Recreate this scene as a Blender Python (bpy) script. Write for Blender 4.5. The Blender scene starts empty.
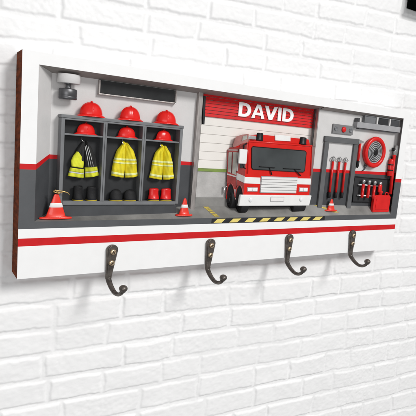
import bpy, bmesh, math, random
import numpy as np
from mathutils import Vector, Matrix
random.seed(7)
S = bpy.context.scene
COL = S.collection

# ---------------------------------------------------------------- camera
CAM = Vector((-0.39226, -2.17783, 0.68090))
F = 473.724                                   # focal length in photo pixels (416 wide)
Rm = ((0.84931789, 0.07936248, 0.5218819), (-0.00637532, -0.98701993, 0.16047123), (0.52784323, -0.13961825, -0.83778772))
def w3(a): return Vector((a[0], -a[2], a[1]))
RIGHT, DOWN, FWD = w3(Rm[0]), w3(Rm[1]), w3(Rm[2])
cd = bpy.data.cameras.new('camera'); cam = bpy.data.objects.new('camera', cd); COL.objects.link(cam)
M = Matrix.Identity(4)
for i in range(3):
    M[i][0] = RIGHT[i]; M[i][1] = -DOWN[i]; M[i][2] = -FWD[i]; M[i][3] = CAM[i]
cam.matrix_world = M
cd.sensor_width = 36; cd.lens = F / 416 * 36; cd.clip_start = 0.05; cd.clip_end = 200
S.camera = cam

# ---------------------------------------------------------------- world, lamps, exposure
wd = bpy.data.worlds.new('World'); S.world = wd; wd.use_nodes = True
wd.node_tree.nodes['Background'].inputs[0].default_value = (1.0, 1.0, 1.0, 1)
wd.node_tree.nodes['Background'].inputs[1].default_value = 0.31
def area(name, loc, target, size, power, color=(1, 1, 1)):
    l = bpy.data.lights.new(name, 'AREA'); l.shape = 'SQUARE'; l.size = size; l.energy = power; l.color = color
    o = bpy.data.objects.new(name, l); COL.objects.link(o); o.location = loc
    o.rotation_euler = (Vector(target) - Vector(loc)).to_track_quat('-Z', 'Y').to_euler(); return o
area('key_lamp', (7.2, -16.0, 11.0), (1.4, 0, 0.0), 5.2, 2900, (1.0, 0.99, 0.975))
area('front_lamp', (-1.2, -7.5, 0.8), (1.5, 0, -0.1), 3.0, 142, (1.0, 1.0, 1.0))
S.view_settings.view_transform = 'Standard'; S.view_settings.look = 'None'
S.view_settings.exposure = 0.0; S.view_settings.gamma = 1.0
S.render.engine = 'CYCLES'

# ---------------------------------------------------------------- measuring helpers
def ray(px, py): return RIGHT * ((px - 208) / F) + DOWN * ((py - 208) / F) + FWD
def at(px, py, d=0.0):
    r = ray(px, py); t = (d - CAM.y) / r.y
    return CAM + r * t
def lerp(a, b, t): return a + (b - a) * t

# ---------------------------------------------------------------- materials
def mat(name, col, rough=0.5, metal=0.0, var=0.06, scale=18.0, bump=0.0, bscale=120.0, coat=0.0, spec=0.5, stretch=(1, 1, 1), rvar=0.12):
    m = bpy.data.materials.new(name); m.use_nodes = True; nt = m.node_tree; n = nt.nodes; L = nt.links
    b = n['Principled BSDF']
    tc = n.new('ShaderNodeTexCoord'); mp = n.new('ShaderNodeMapping'); L.new(tc.outputs['Object'], mp.inputs[0]); mp.inputs['Scale'].default_value = stretch
    nz = n.new('ShaderNodeTexNoise'); nz.inputs['Scale'].default_value = scale; nz.inputs['Detail'].default_value = 6; L.new(mp.outputs[0], nz.inputs['Vector'])
    rp = n.new('ShaderNodeValToRGB'); L.new(nz.outputs['Fac'], rp.inputs[0])
    rp.color_ramp.elements[0].position = 0.3; rp.color_ramp.elements[1].position = 0.7
    rp.color_ramp.elements[0].color = tuple(max(0, c * (1 - var)) for c in col) + (1,)
    rp.color_ramp.elements[1].color = tuple(min(1, c * (1 + var)) for c in col) + (1,)
    L.new(rp.outputs[0], b.inputs['Base Color'])
    mr = n.new('ShaderNodeMapRange'); L.new(nz.outputs['Fac'], mr.inputs[0])
    mr.inputs[3].default_value = max(0.03, rough - rvar); mr.inputs[4].default_value = min(1, rough + rvar)
    L.new(mr.outputs[0], b.inputs['Roughness'])
    b.inputs['Metallic'].default_value = metal; b.inputs['Coat Weight'].default_value = coat
    b.inputs['Specular IOR Level'].default_value = spec
    if bump:
        n2 = n.new('ShaderNodeTexNoise'); n2.inputs['Scale'].default_value = bscale; n2.inputs['Detail'].default_value = 5
        L.new(mp.outputs[0], n2.inputs['Vector'])
        bp = n.new('ShaderNodeBump'); bp.inputs['Strength'].default_value = bump; bp.inputs['Distance'].default_value = 0.004
        L.new(n2.outputs['Fac'], bp.inputs['Height']); L.new(bp.outputs[0], b.inputs['Normal'])
    return m
MT = dict(
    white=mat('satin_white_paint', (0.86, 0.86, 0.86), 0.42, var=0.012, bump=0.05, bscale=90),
    plaster=mat('greyed_white_plaster', (0.60, 0.59, 0.585), 0.6, var=0.05, scale=9, bump=0.12, bscale=140),  # base greyed so the recess shading sits in the wall colour
    wood=mat('dark_brown_wood_edge', (0.15, 0.034, 0.011), 0.85, spec=0.08, var=0.55, scale=14, bump=0.3, bscale=60, stretch=(1, 1, 3.5)),
    redstripe=mat('red_stripe_paint', (0.56, 0.012, 0.015), 0.5, spec=0.2, var=0.07),
    grey=mat('charcoal_wall_paint', (0.062, 0.065, 0.070), 0.5, spec=0.2, var=0.12, scale=11, bump=0.08),
    lip=mat('grey_frame_paint', (0.078, 0.082, 0.088), 0.45, var=0.07, scale=11, bump=0.06),
    floor=mat('worn_concrete_floor', (0.23, 0.225, 0.215), 0.5, var=0.34, scale=6, bump=0.2, bscale=70),
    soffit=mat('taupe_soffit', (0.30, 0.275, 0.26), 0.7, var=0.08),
    door=mat('cream_door_panel', (0.78, 0.75, 0.71), 0.5, var=0.04, scale=5, bump=0.1),
    concrete=mat('grey_concrete', (0.42, 0.41, 0.40), 0.8, var=0.16, scale=13, bump=0.5, bscale=80),
    green=mat('olive_green_strip', (0.19, 0.28, 0.055), 0.55, var=0.2),
    shutter=mat('red_shutter_steel', (0.60, 0.014, 0.016), 0.55, spec=0.2, var=0.08, scale=6),
    letter=mat('white_lettering', (0.93, 0.93, 0.93), 0.45, var=0.01),
    jamb=mat('brushed_taupe_steel', (0.40, 0.37, 0.355), 0.35, 0.55, var=0.15, stretch=(6, 6, 1)),
    steel=mat('locker_grey_steel', (0.185, 0.19, 0.198), 0.42, 0.15, spec=0.2, var=0.08),
    locker_in=mat('locker_dark_inside', (0.030, 0.031, 0.033), 0.65, spec=0.2, var=0.2, scale=12),
    helmet=mat('glossy_red_helmet', (0.72, 0.013, 0.010), 0.28, var=0.06, coat=0.15, spec=0.3),
    red=mat('red_enamel', (0.66, 0.012, 0.011), 0.33, var=0.09, coat=0.1, spec=0.3),
    truckred=mat('fire_engine_red', (0.64, 0.014, 0.009), 0.34, var=0.05, coat=0.1, spec=0.25),
    dullred=mat('dark_red_side', (0.36, 0.055, 0.05), 0.4, var=0.25, scale=22),  # darker, duller red than the front of the engine
    pink=mat('pinkish_roof', (0.50, 0.23, 0.21), 0.5, var=0.25, scale=26),  # paler and pinker than the body red
    truckwhite=mat('vehicle_white', (0.80, 0.80, 0.79), 0.35, var=0.03, bump=0.12, bscale=200),
    grillepaint=mat('grille_light_grey', (0.72, 0.715, 0.705), 0.45, var=0.08, stretch=(.3, 1, 3)),
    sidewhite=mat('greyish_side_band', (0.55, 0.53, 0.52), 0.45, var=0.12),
    glass=mat('dark_windscreen', (0.055, 0.062, 0.064), 0.14, spec=0.2, var=0.4, scale=3.5, coat=0.6),
    sideglass=mat('pale_side_window', (0.45, 0.44, 0.40), 0.25, var=0.2),
    toolsteel=mat('dull_tool_steel', (0.42, 0.42, 0.42), 0.42, 0.8, var=0.2, scale=40),
    frameg=mat('door_frame_grey', (0.115, 0.118, 0.122), 0.5, var=0.1, spec=0.2),
    panelg=mat('panel_grey', (0.19, 0.19, 0.195), 0.5, var=0.08),
    chrome=mat('brushed_chrome', (0.70, 0.70, 0.70), 0.24, 0.85, var=0.08),
    lamp=mat('clear_headlight', (0.85, 0.86, 0.87), 0.2, var=0.08, scale=70, coat=0.5),
    black=mat('black_plastic', (0.012, 0.012, 0.013), 0.38, spec=0.2, var=0.2),
    rubber=mat('black_rubber', (0.014, 0.014, 0.015), 0.62, spec=0.2, var=0.3, bump=0.3),
    darkmetal=mat('gunmetal', (0.10, 0.10, 0.105), 0.35, 0.6, var=0.15),
    midgrey=mat('mid_grey_plastic', (0.33, 0.33, 0.34), 0.5, var=0.07),
    vest=mat('fluorescent_yellow_cloth', (0.66, 0.68, 0.03), 0.75, var=0.18, scale=16, bump=0.6, bscale=45),
    yellowcoat=mat('yellow_coat_cloth', (0.74, 0.62, 0.012), 0.75, var=0.16, scale=16, bump=0.6, bscale=40),
    reflect=mat('pale_reflective_tape', (0.78, 0.82, 0.36), 0.4, var=0.08),
    silverband=mat('silver_reflective_tape', (0.62, 0.63, 0.62), 0.4, var=0.08),
    blackcloth=mat('black_cloth', (0.014, 0.014, 0.014), 0.8, var=0.3, bump=0.6, bscale=45),
    sole=mat('ochre_rubber_sole', (0.45, 0.34, 0.02), 0.6, var=0.15),
    conered=mat('orange_red_cone', (0.78, 0.030, 0.012), 0.38, var=0.06, coat=0.2),
    coneband=mat('white_cone_band', (0.82, 0.80, 0.79), 0.4, var=0.05),
    gold=mat('gold_cord', (0.62, 0.42, 0.16), 0.35, 0.6, var=0.2),
    hazyel=mat('hazard_yellow', (0.74, 0.60, 0.17), 0.5, var=0.1),
    hazblk=mat('hazard_black', (0.025, 0.025, 0.027), 0.5, spec=0.2, var=0.2),
    markyel=mat('worn_floor_yellow', (0.52, 0.40, 0.07), 0.6, var=0.35, scale=50),
    bronze=mat('antique_bronze', (0.115, 0.100, 0.090), 0.40, 0.65, var=0.5, scale=26, bump=0.35, bscale=70),
    brass=mat('worn_brass_screw', (0.58, 0.45, 0.30), 0.36, 0.85, var=0.25, scale=60),
    slot=mat('screw_slot', (0.05, 0.035, 0.02), 0.6, 0.3, var=0.2),
    screen=mat('dark_vent_glass', (0.022, 0.023, 0.024), 0.22, var=0.5, scale=5),
    ringlight=mat('hose_pale_ring', (0.42, 0.43, 0.44), 0.45, var=0.1),
    ringdark=mat('hose_dark_ring', (0.035, 0.036, 0.04), 0.5, var=0.1),
    blackbox=mat('black_gloss_box', (0.0035, 0.0035, 0.0035), 0.9, var=0.1, spec=0.0),
)

# ---------------------------------------------------------------- mesh helpers
class MB:
    def __init__(s): s.bm = bmesh.new(); s.mats = []
    def mi(s, m):
        if m not in s.mats: s.mats.append(m)
        return s.mats.index(m)
    def face(s, pts, m):
        vs = [s.bm.verts.new(p) for p in pts]
        try: f = s.bm.faces.new(vs); f.material_index = s.mi(m); return f
        except ValueError: return None
    def prism(s, front, back, m):
        """closed solid between two rings of points"""
        k = s.mi(m); a = [s.bm.verts.new(p) for p in front]; b = [s.bm.verts.new(p) for p in back]; n = len(a)
        fs = [s.bm.faces.new(a), s.bm.faces.new(b[::-1])]
        for i in range(n): fs.append(s.bm.faces.new((a[i], b[i], b[(i + 1) % n], a[(i + 1) % n])))
        for f in fs: f.material_index = k
    def plate(s, pp, d0, d1, m):
        """outline measured on the plane y=d0, pushed straight back to y=d1"""
        fr = [at(x, y, d0) for x, y in pp]; s.prism(fr, [Vector((p.x, d1, p.z)) for p in fr], m)
    def poly(s, xz, y0, y1, m): s.prism([Vector((x, y0, z)) for x, z in xz], [Vector((x, y1, z)) for x, z in xz], m)
    def box(s, x0, x1, y0, y1, z0, z1, m): s.poly([(x0, z0), (x1, z0), (x1, z1), (x0, z1)], y0, y1, m)
    def rect(s, xa, ya, xb, yb, d0, d1, m):
        a = at(xa, ya, d0); b = at(xb, yb, d0); s.box(min(a.x, b.x), max(a.x, b.x), d0, d1, min(a.z, b.z), max(a.z, b.z), m)
    def lathe(s, prof, m, c=(0, 0, 0), axis='z', sy=1.0, n=40, a0=0, m_of=None, off=None):
        rings = []
        for j, (r, h) in enumerate(prof):
            ring = []
            for i in range(n):
                t = 2 * math.pi * i / n
                if axis == 'z': p = Vector((r * math.cos(t), r * math.sin(t) * sy, h))
                elif axis == 'y': p = Vector((r * math.cos(t), h, r * math.sin(t)))
                else: p = Vector((h, r * math.cos(t) * sy, r * math.sin(t)))
                if off: p = off(p, t, j)
                ring.append(s.bm.verts.new(p + Vector(c)))
            rings.append(ring)
        for j in range(len(rings) - 1):
            k = s.mi(m_of(j) if m_of else m)
            for i in range(n):
                f = s.bm.faces.new((rings[j][i], rings[j][(i + 1) % n], rings[j + 1][(i + 1) % n], rings[j + 1][i])); f.material_index = k; f.smooth = True
        for ring, j in ((rings[0][::-1], 0), (rings[-1], len(prof) - 2)):
            f = s.bm.faces.new(ring); f.material_index = s.mi(m_of(j) if m_of else m)
    def tube(s, pts, rad, m, n=12, flat=None):
        pts = [Vector(p) for p in pts]; rings = []
        rs = rad if isinstance(rad, (list, tuple)) else [rad] * len(pts)
        up = Vector((0.13, 0.99, 0.05)).normalized()
        for i, p in enumerate(pts):
            t = (pts[min(i + 1, len(pts) - 1)] - pts[max(i - 1, 0)]).normalized()
            if abs(t.dot(up)) > .95: up = Vector((1, 0, 0))
            a = t.cross(up).normalized(); b = a.cross(t).normalized()
            fx = flat or (1, 1)
            rings.append([s.bm.verts.new(p + (a * math.cos(2 * math.pi * k / n) * fx[0] + b * math.sin(2 * math.pi * k / n) * fx[1]) * rs[i]) for k in range(n)])
        mk = s.mi(m)
        for j in range(len(rings) - 1):
            for i in range(n):
                f = s.bm.faces.new((rings[j][i], rings[j][(i + 1) % n], rings[j + 1][(i + 1) % n], rings[j + 1][i])); f.material_index = mk; f.smooth = True
        for r in (rings[0][::-1], rings[-1]): s.bm.faces.new(r).material_index = mk
    def drape(s, rows, m, thick=0.012, folds=3, amp=0.25, t0=0.0, t1=1.0, d=0.06, lift=0.0, nu=16, nv=22, seed=0, u0=0.0, u1=1.0):
        """hanging cloth: rows = (xl, yl, xr, yr) measured outline from top to bottom"""
        def row(t):
            q = t * (len(rows) - 1); i = min(int(q), len(rows) - 2); f = q - i
            return [lerp(rows[i][k], rows[i + 1][k], f) for k in range(4)]
        fr = []; bk = []
        for j in range(nv + 1):
            t = lerp(t0, t1, j / nv); xl, yl, xr, yr = row(t); A = at(xl, yl, d); B = at(xr, yr, d); a_ = []; b_ = []
            for i in range(nu + 1):
                u = lerp(u0, u1, i / nu); P = A.lerp(B, u)
                e = math.sqrt(max(0, 1 - (2 * u - 1) ** 2))
                fo = math.sin(u * folds * 2 * math.pi + seed + t * 1.7) * amp * min(1, t * 1.5 + .25)
                wr = .07 * math.sin(u * 9 + t * 13 + seed * 3) + .05 * math.sin(u * 21 - t * 17 + seed) + .05 * math.sin(t * 31 + u * 5 + seed * 2)
                y = d - thick * e * (1 + fo + wr) - lift
                a_.append(s.bm.verts.new((P.x, y, P.z))); b_.append(s.bm.verts.new((P.x, d + 0.001, P.z)))
            fr.append(a_); bk.append(b_)
        k = s.mi(m)
        for j in range(nv):
            for i in range(nu):
                f = s.bm.faces.new((fr[j][i], fr[j + 1][i], fr[j + 1][i + 1], fr[j][i + 1])); f.smooth = True; f.material_index = k
                s.bm.faces.new((bk[j][i], bk[j][i + 1], bk[j + 1][i + 1], bk[j + 1][i])).material_index = k
            for g in ((0, 1), (nu, -1)):
                i = g[0]; s.bm.faces.new((fr[j][i], bk[j][i], bk[j + 1][i], fr[j + 1][i])).material_index = k
        for j in (0, nv):
            for i in range(nu): s.bm.faces.new((fr[j][i], fr[j][i + 1], bk[j][i + 1], bk[j][i])).material_index = k
    def build(s, name, parent=None, bevel=0.0, smooth=False, segs=2):
        base = Vector(parent['_base']) if parent is not None and '_base' in parent else Vector((0, 0, 0))
        bmesh.ops.recalc_face_normals(s.bm, faces=s.bm.faces)
        bmesh.ops.translate(s.bm, verts=s.bm.verts, vec=-base)
        me = bpy.data.meshes.new(name); s.bm.to_mesh(me); s.bm.free()
        for m in s.mats: me.materials.append(MT[m])
        o = bpy.data.objects.new(name, me); COL.objects.link(o)
        if parent is not None: o.parent = parent; o['_base'] = tuple(base)
        if bevel:
            b = o.modifiers.new('bevel', 'BEVEL'); b.width = bevel; b.segments = segs; b.limit_method = 'ANGLE'; b.angle_limit = 0.7
            for f in me.polygons: f.use_smooth = True
            w = o.modifiers.new('normals', 'WEIGHTED_NORMAL'); w.keep_sharp = True
        return o
def thing(name, base, label, cat, group=None):
    o = bpy.data.objects.new(name, None); COL.objects.link(o); o.location = base; o.empty_display_size = 0.02
    o['_base'] = tuple(base); o['label'] = label; o['category'] = cat
    if group: o['group'] = group
    return o
def dup(root, loc, label=None, group=None, scale=None, rot=None, parent=None):
    def cp(o, par):
        c = o.copy(); COL.objects.link(c); c.parent = par
        for ch in list(o.children): cp(ch, c)
        return c
    r = cp(root, parent); r.location = loc
    if scale is not None: r.scale = scale
    if rot is not None: r.rotation_euler = rot
    if label: r['label'] = label
    if group: r['group'] = group
    return r

# ---------------------------------------------------------------- brick wall behind
T = 0.130                                      # board thickness; the wall's mean face lies just behind it
def vnoise(x, z, s, seed):
    rs = np.random.RandomState(seed); g = rs.rand(256, 256); u = x * s + 500; v = z * s + 500
    i = np.floor(u).astype(int); j = np.floor(v).astype(int); fu = u - i; fv = v - j
    fu = fu * fu * (3 - 2 * fu); fv = fv * fv * (3 - 2 * fv); i %= 255; j %= 255
    return (g[i, j] * (1 - fu) * (1 - fv) + g[i + 1, j] * fu * (1 - fv) + g[i, j + 1] * (1 - fu) * fv + g[i + 1, j + 1] * fu * fv) - 0.5
def brick_wall():
    x0, x1, z0, z1 = -1.1, 4.6, -2.1, 2.7; nx, nz = 1080, 1100
    X, Z = np.meshgrid(np.linspace(x0, x1, nx), np.linspace(z0, z1, nz))
    Zs = Z - 0.055 * (Z - 0.2) * (X - 0.6) * 0.75       # courses laid slightly out of level
    Zw = Zs + vnoise(X, Z, 4, 1) * 0.012 + vnoise(X, Z, 17, 2) * 0.005 + vnoise(X, Z, 70, 12) * 0.0035
    Xw = X + vnoise(X, Z, 9, 3) * 0.016 + vnoise(X, Z, 30, 4) * 0.008
    lines = [-.183, -.325, -.46, -.60, -.74, -.89]
    while lines[-1] > -2.6: lines.append(lines[-1] - .147)
    up = [-.05, .085, .215, .345, .47, .595, .715, .835, .955, 1.078, 1.192, 1.308]
    while up[-1] < 3.4: up.append(up[-1] + .119)
    lines = np.array(sorted(lines + up))
    r = np.clip(np.searchsorted(lines, Zw) - 1, 0, len(lines) - 2)
    dz = np.minimum(Zw - lines[r], lines[r + 1] - Zw)
    dx = np.full_like(dz, 9.0); bid = np.zeros_like(r)
    rnd = np.random.RandomState(5)
    for k in range(len(lines) - 1):
        m = r == k
        if not m.any(): continue
        e = [-2.0 + (0.375 if k % 2 else 0.0) + rnd.uniform(-.05, .05)]; j = 0
        while e[-1] < 5.4:
            e.append(e[-1] + ((0.455 if j % 2 == 0 else 0.285) if rnd.rand() > .1 else 0.37) + rnd.uniform(-.025, .025)); j += 1
        e = np.array(e); q = np.clip(np.searchsorted(e, Xw[m]) - 1, 0, len(e) - 2)
        dx[m] = np.minimum(Xw[m] - e[q], e[q + 1] - Xw[m]); bid[m] = k * 40 + q
    fill = np.clip(vnoise(X, Z, 3.1, 21) * 1.8 + vnoise(X, Z, 9, 22) * 1.0 + .35, 0, .9)       # places where paint has filled the joints
    jw = 0.0035 + 0.0075 * np.clip(vnoise(X, Z, 11, 51) + .45, 0, 1) + .004 * vnoise(X, Z, 55, 52)
    sz = np.clip((dz - jw) / 0.0145, 0, 1); sx = np.clip((dx - jw * .8) / 0.016, 0, 1)
    sz = sz * sz * (3 - 2 * sz); sz = 1 - (1 - sz) * (1 - .55 * fill); sx = sx * sx * (3 - 2 * sx)
    sx = 1 - (1 - sx) * (0.95 - 0.55 * fill)
    h = np.minimum(sz, sx)
    rb = np.random.RandomState(9); off = rb.uniform(-1, 1, 8000); tx = rb.uniform(-1, 1, 8000); tz = rb.uniform(-1, 1, 8000)
    b = bid % 8000
    face = 0.0026 * off[b] + 0.0016 * tx[b] * np.sin(Z * 22 + off[b] * 6) + (vnoise(X, Z, 4, 6) * .004 + vnoise(X, Z, 14, 7) * .0032 + vnoise(X, Z, 42, 8) * .0022 + vnoise(X * .55, Z, 95, 18) * .0011)
    rough = np.clip(vnoise(X, Z, 2.3, 31) * 3, 0, 1) * vnoise(X, Z, 75, 9) * 0.0024
    H = 0.0092 * h + face * (0.35 + 0.65 * h) + rough
    Y = T + 0.016 - H
    co = np.stack([X, Y, Z], -1).reshape(-1, 3).astype(np.float32)
    i = np.arange(nz - 1)[:, None] * nx + np.arange(nx - 1)[None, :]
    q = np.stack([i, i + 1, i + nx + 1, i + nx], -1).reshape(-1, 4).astype(np.int32)
    me = bpy.data.meshes.new('brick_wall'); me.vertices.add(len(co)); me.vertices.foreach_set('co', co.ravel())
    me.loops.add(q.size); me.loops.foreach_set('vertex_index', q.ravel())
    me.polygons.add(len(q)); me.polygons.foreach_set('loop_start', np.arange(0, q.size, 4, dtype=np.int32))
    me.polygons.foreach_set('use_smooth', np.ones(len(q), dtype=bool)); me.update(calc_edges=True); me.validate()
    me.materials.append(mat('white_painted_brick', (0.85, 0.85, 0.853), 0.6, var=0.014, scale=5, bump=0.32, bscale=48))
    o = bpy.data.objects.new('wall', me); COL.objects.link(o); o['kind'] = 'structure'
    o['label'] = 'white painted brick wall behind the rack'
    return o
brick_wall()

bx = thing('black_box', (2.6, 0.13, 1.70), 'plain black box-like panel on the white brick wall, cut off by the top right corner', 'panel')
mb = MB(); mb.box(2.588, 3.4, 0.030, 0.131, 1.722, 2.5, 'blackbox'); mb.build('body', bx, 0.003)
mb = MB(); mb.box(2.62, 3.36, 0.131, 0.150, 1.74, 2.46, 'blackbox'); mb.build('wall_mount', bx)

# ---------------------------------------------------------------- the rack itself
W = 2.613
XL, XR, ZB, ZT = 0.068, 2.545, 0.262, 0.947
rack = thing('key_rack', (0, 0, 0), 'long white wooden key rack with red stripe, toy fire station recess and four bronze hooks', 'key rack')
def backdepth(x): return 0.09 if x < 1.8 else 0.045
DL, DR, DD = 0.09, 0.045, 0.105
xbl = 0.146; xbr = 2.601                       # back corners of the recess
XJ0, XJ1 = 0.938, 1.775                        # door opening
# floor height at the back edge
FB = [(0.0, .285), (.16, .287), (.938, .315), (.99, .322), (1.72, .328), (1.775, .327), (1.853, .327), (2.601, .309), (2.7, .305)]
def fback(x):
    for (a, za), (b, zb) in zip(FB, FB[1:]):
        if a <= x <= b: return lerp(za, zb, (x - a) / (b - a))
    return FB[0][1] if x < 0 else FB[-1][1]
def fdep(x): return DL if x < .95 else (DD if x < 1.80 else DR)
def zf(x, d):
    t = min(1, max(0, (x - 1.46) / .28)); dep = lerp(DL if x < .93 else DD, DR, t * t * (3 - 2 * t)) if x > .93 else DL
    return lerp(ZB, fback(x), min(1, max(0, d / dep)))

fr = MB()
xs = [0, XL, XR, W]; 
def side_mat(z): return 'lip' if z < .495 else ('redstripe' if z < .520 else 'white')
# front face of the frame, its outer wooden edges
zb = [0, .150, .186, .229, ZB, .495, .520, ZT, 1.0]
zm = ['white', 'redstripe', 'white', 'lip', 'lip', 'redstripe', 'white', 'white']
for j in range(8):
    if j in (0, 1, 2, 3, 7): fr.face([(0, 0, zb[j]), (W, 0, zb[j]), (W, 0, zb[j + 1]), (0, 0, zb[j + 1])], zm[j])
    else:
        fr.face([(0, 0, zb[j]), (XL, 0, zb[j]), (XL, 0, zb[j + 1]), (0, 0, zb[j + 1])], zm[j])
        fr.face([(XR, 0, zb[j]), (W, 0, zb[j]), (W, 0, zb[j + 1]), (XR, 0, zb[j + 1])], zm[j])
fr.face([(0, 0, 0), (0, T, 0), (0, T, 1), (0, 0, 1)], 'wood')
fr.face([(W, 0, 0), (W, T, 0), (W, T, 1), (W, 0, 1)], 'wood')
fr.face([(0, 0, 0), (0, T, 0), (W, T, 0), (W, 0, 0)], 'wood')
fr.face([(0, 0, 1), (0, T, 1), (W, T, 1), (W, 0, 1)], 'white')
fr.face([(0, T, 0), (W, T, 0), (W, T, 1), (0, T, 1)], 'wood')
bmesh.ops.remove_doubles(fr.bm, verts=fr.bm.verts, dist=1e-5)
fr.build('frame', rack)

# left return wall of the recess, painted like the wall
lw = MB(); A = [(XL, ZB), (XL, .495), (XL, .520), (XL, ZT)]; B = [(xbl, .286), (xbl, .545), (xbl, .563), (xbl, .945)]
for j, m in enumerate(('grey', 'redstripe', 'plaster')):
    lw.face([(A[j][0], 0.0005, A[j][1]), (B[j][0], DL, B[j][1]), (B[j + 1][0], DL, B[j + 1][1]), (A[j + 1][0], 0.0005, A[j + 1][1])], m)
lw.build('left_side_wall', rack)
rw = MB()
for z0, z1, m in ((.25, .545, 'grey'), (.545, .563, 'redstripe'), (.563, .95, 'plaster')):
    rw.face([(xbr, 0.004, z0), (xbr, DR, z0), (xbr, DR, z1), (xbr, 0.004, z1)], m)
rw.face([(XR, 0.0035, .25), (W - .002, 0.0035, .25), (W - .002, 0.0035, .95), (XR, 0.0035, .95)], 'plaster')  # unseen back of the lip, kept pale to bounce light into the recess
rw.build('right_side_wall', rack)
# floor
fl = MB()
for x0, x1, dm in ((XL, .9385, DL), (.9385, 1.775, DD), (1.775, 2.601, DR)):
    n = max(2, int((x1 - x0) / .03)); g = np.linspace(x0, x1, n + 1); dd = np.linspace(0, dm, 22)
    for a, b in zip(g, g[1:]):
        for p_, q_ in zip(dd, dd[1:]):
            fl.face([(a, p_, zf(a + (1e-4 if a == x0 else 0), p_)), (b, p_, zf(b - 1e-4, p_)), (b, q_, zf(b - 1e-4, q_)), (a, q_, zf(a + (1e-4 if a == x0 else 0), q_))], 'floor')
bmesh.ops.remove_doubles(fl.bm, verts=fl.bm.verts, dist=2e-5)
fl.build('floor', rack)
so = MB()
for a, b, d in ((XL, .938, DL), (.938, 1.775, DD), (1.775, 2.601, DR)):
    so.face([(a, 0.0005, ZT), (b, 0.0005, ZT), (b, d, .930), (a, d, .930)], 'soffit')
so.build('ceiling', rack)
# back walls left and right of the door
def paintwall(mb, x0, x1, d, zb_):
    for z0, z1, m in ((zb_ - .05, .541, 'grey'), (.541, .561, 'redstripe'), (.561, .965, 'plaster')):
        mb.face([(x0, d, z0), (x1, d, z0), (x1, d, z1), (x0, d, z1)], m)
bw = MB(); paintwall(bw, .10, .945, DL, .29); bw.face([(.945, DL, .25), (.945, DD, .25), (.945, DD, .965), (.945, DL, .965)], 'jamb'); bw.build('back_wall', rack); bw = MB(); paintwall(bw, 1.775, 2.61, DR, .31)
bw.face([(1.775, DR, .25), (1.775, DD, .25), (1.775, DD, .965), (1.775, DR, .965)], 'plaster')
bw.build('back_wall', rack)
# sectional garage door
gd = MB()
zred = at(205, 116.3, DD).z; zg0 = at(205, 171.3, DD).z; zg1 = at(205, 168.4, DD).z
gx0, gx1 = .945, 1.776
zz = list(np.linspace(zg1, zred, 7))
for a, b in zip(zz, zz[1:]): gd.box(gx0, gx1, DD - .006, DD + .004, a + .0007, b - .0007, 'door')
gd.box(gx0, gx1, DD, DD + .006, zg0, .96, 'door')
garage = gd.build('garage_door', rack, 0.0012)
gd = MB(); gd.box(gx0, gx1, DD - .012, DD + .006, zg0, zg1, 'green'); gd.build('green_seal', garage, 0.001)
gd = MB(); gd.box(gx0, gx1, DD - .008, DD + .006, .30, zg0, 'concrete'); gd.box(gx0, gx1, DD - .014, DD + .006, .30, .364, 'floor'); gd.build('concrete_panel', rack, 0.001)
gd = MB(); n = 8; zs = np.linspace(zred, .958, n + 1)
for a, b in zip(zs, zs[1:]):
    gd.prism([Vector((x, y, z)) for x, y, z in ((gx0 + .004, DD - .016, a), (gx0 + .004, DD - .012, b - .002), (gx0 + .004, DD, b - .002), (gx0 + .004, DD, a))],
             [Vector((x, y, z)) for x, y, z in ((gx1 - .004, DD - .016, a), (gx1 - .004, DD - .012, b - .002), (gx1 - .004, DD, b - .002), (gx1 - .004, DD, a))], 'shutter')
shut = gd.build('rolling_shutter', rack, 0.0012)
# lettering DAVID
def letters():
    cu = bpy.data.curves.new('lettering', 'CURVE'); cu.dimensions = '2D'; cu.fill_mode = 'BOTH'; cu.extrude = 0.0014; cu.bevel_depth = 0.0004
    def sp(pts):
        s = cu.splines.new('POLY'); s.points.add(len(pts) - 1); s.use_cyclic_u = True
        for p, q in zip(s.points, pts): p.co = (q[0], q[1], 0, 1)
    def D(x, w, h, t):
        def shape(i, ws):
            P = [(x + i, i * .82), (x + i, h - i * .82)]; R = h / 2 - i * .82; cx = x + w - ws
            for k in range(0, 25):
                a = math.pi / 2 - math.pi * k / 24; P.append((cx + (ws - i * 1.02) * math.cos(a) ** (0.85) if math.cos(a) > 0 else cx, h / 2 + R * math.sin(a)))
            return P
        sp(shape(0, w * .60)); sp(shape(t, w * .60))
    h = 0.080; t = 0.0195
    D(0, .072, h, t)
    x = .077; w = .080
    sp([(x, 0), (x + w * .36, h), (x + w * .64, h), (x + w, 0), (x + w - .021, 0), (x + w * .5 + .0185, .018), (x + w * .5 - .0185, .018), (x + .021, 0)])
    sp([(x + w * .5 - .0125, .033), (x + w * .5, .064), (x + w * .5 + .0125, .033)])
    x = .155; sp([(x, h), (x + .021, h), (x + w * .5, .025), (x + w - .021, h), (x + w, h), (x + w * .64, 0), (x + w * .36, 0)])
    x = .241; sp([(x, 0), (x + .020, 0), (x + .020, h), (x, h)])
    D(.271, .072, h, t)
    tmp = bpy.data.objects.new('tmp', cu); COL.objects.link(tmp); bpy.context.view_layer.update()
    me = bpy.data.meshes.new_from_object(tmp.evaluated_get(bpy.context.evaluated_depsgraph_get())); COL.objects.unlink(tmp)
    a = at(238.2, 116.2, DD - .018); b = at(292.8, 122, DD - .018); s = (b.x - a.x) / .343
    top = at(238.8, 102.2, DD - .018); sv = (top.z - a.z) / .080
    for v in me.vertices: v.co = (a.x + v.co.x * s, DD - .0175 - v.co.z, a.z + v.co.y * sv + .001)
    me.materials.clear(); me.materials.append(MT['letter'])
    o = bpy.data.objects.new('name_lettering', me); COL.objects.link(o); o.parent = shut; o['label'] = 'white raised capital letters reading DAVID'
letters()
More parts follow.
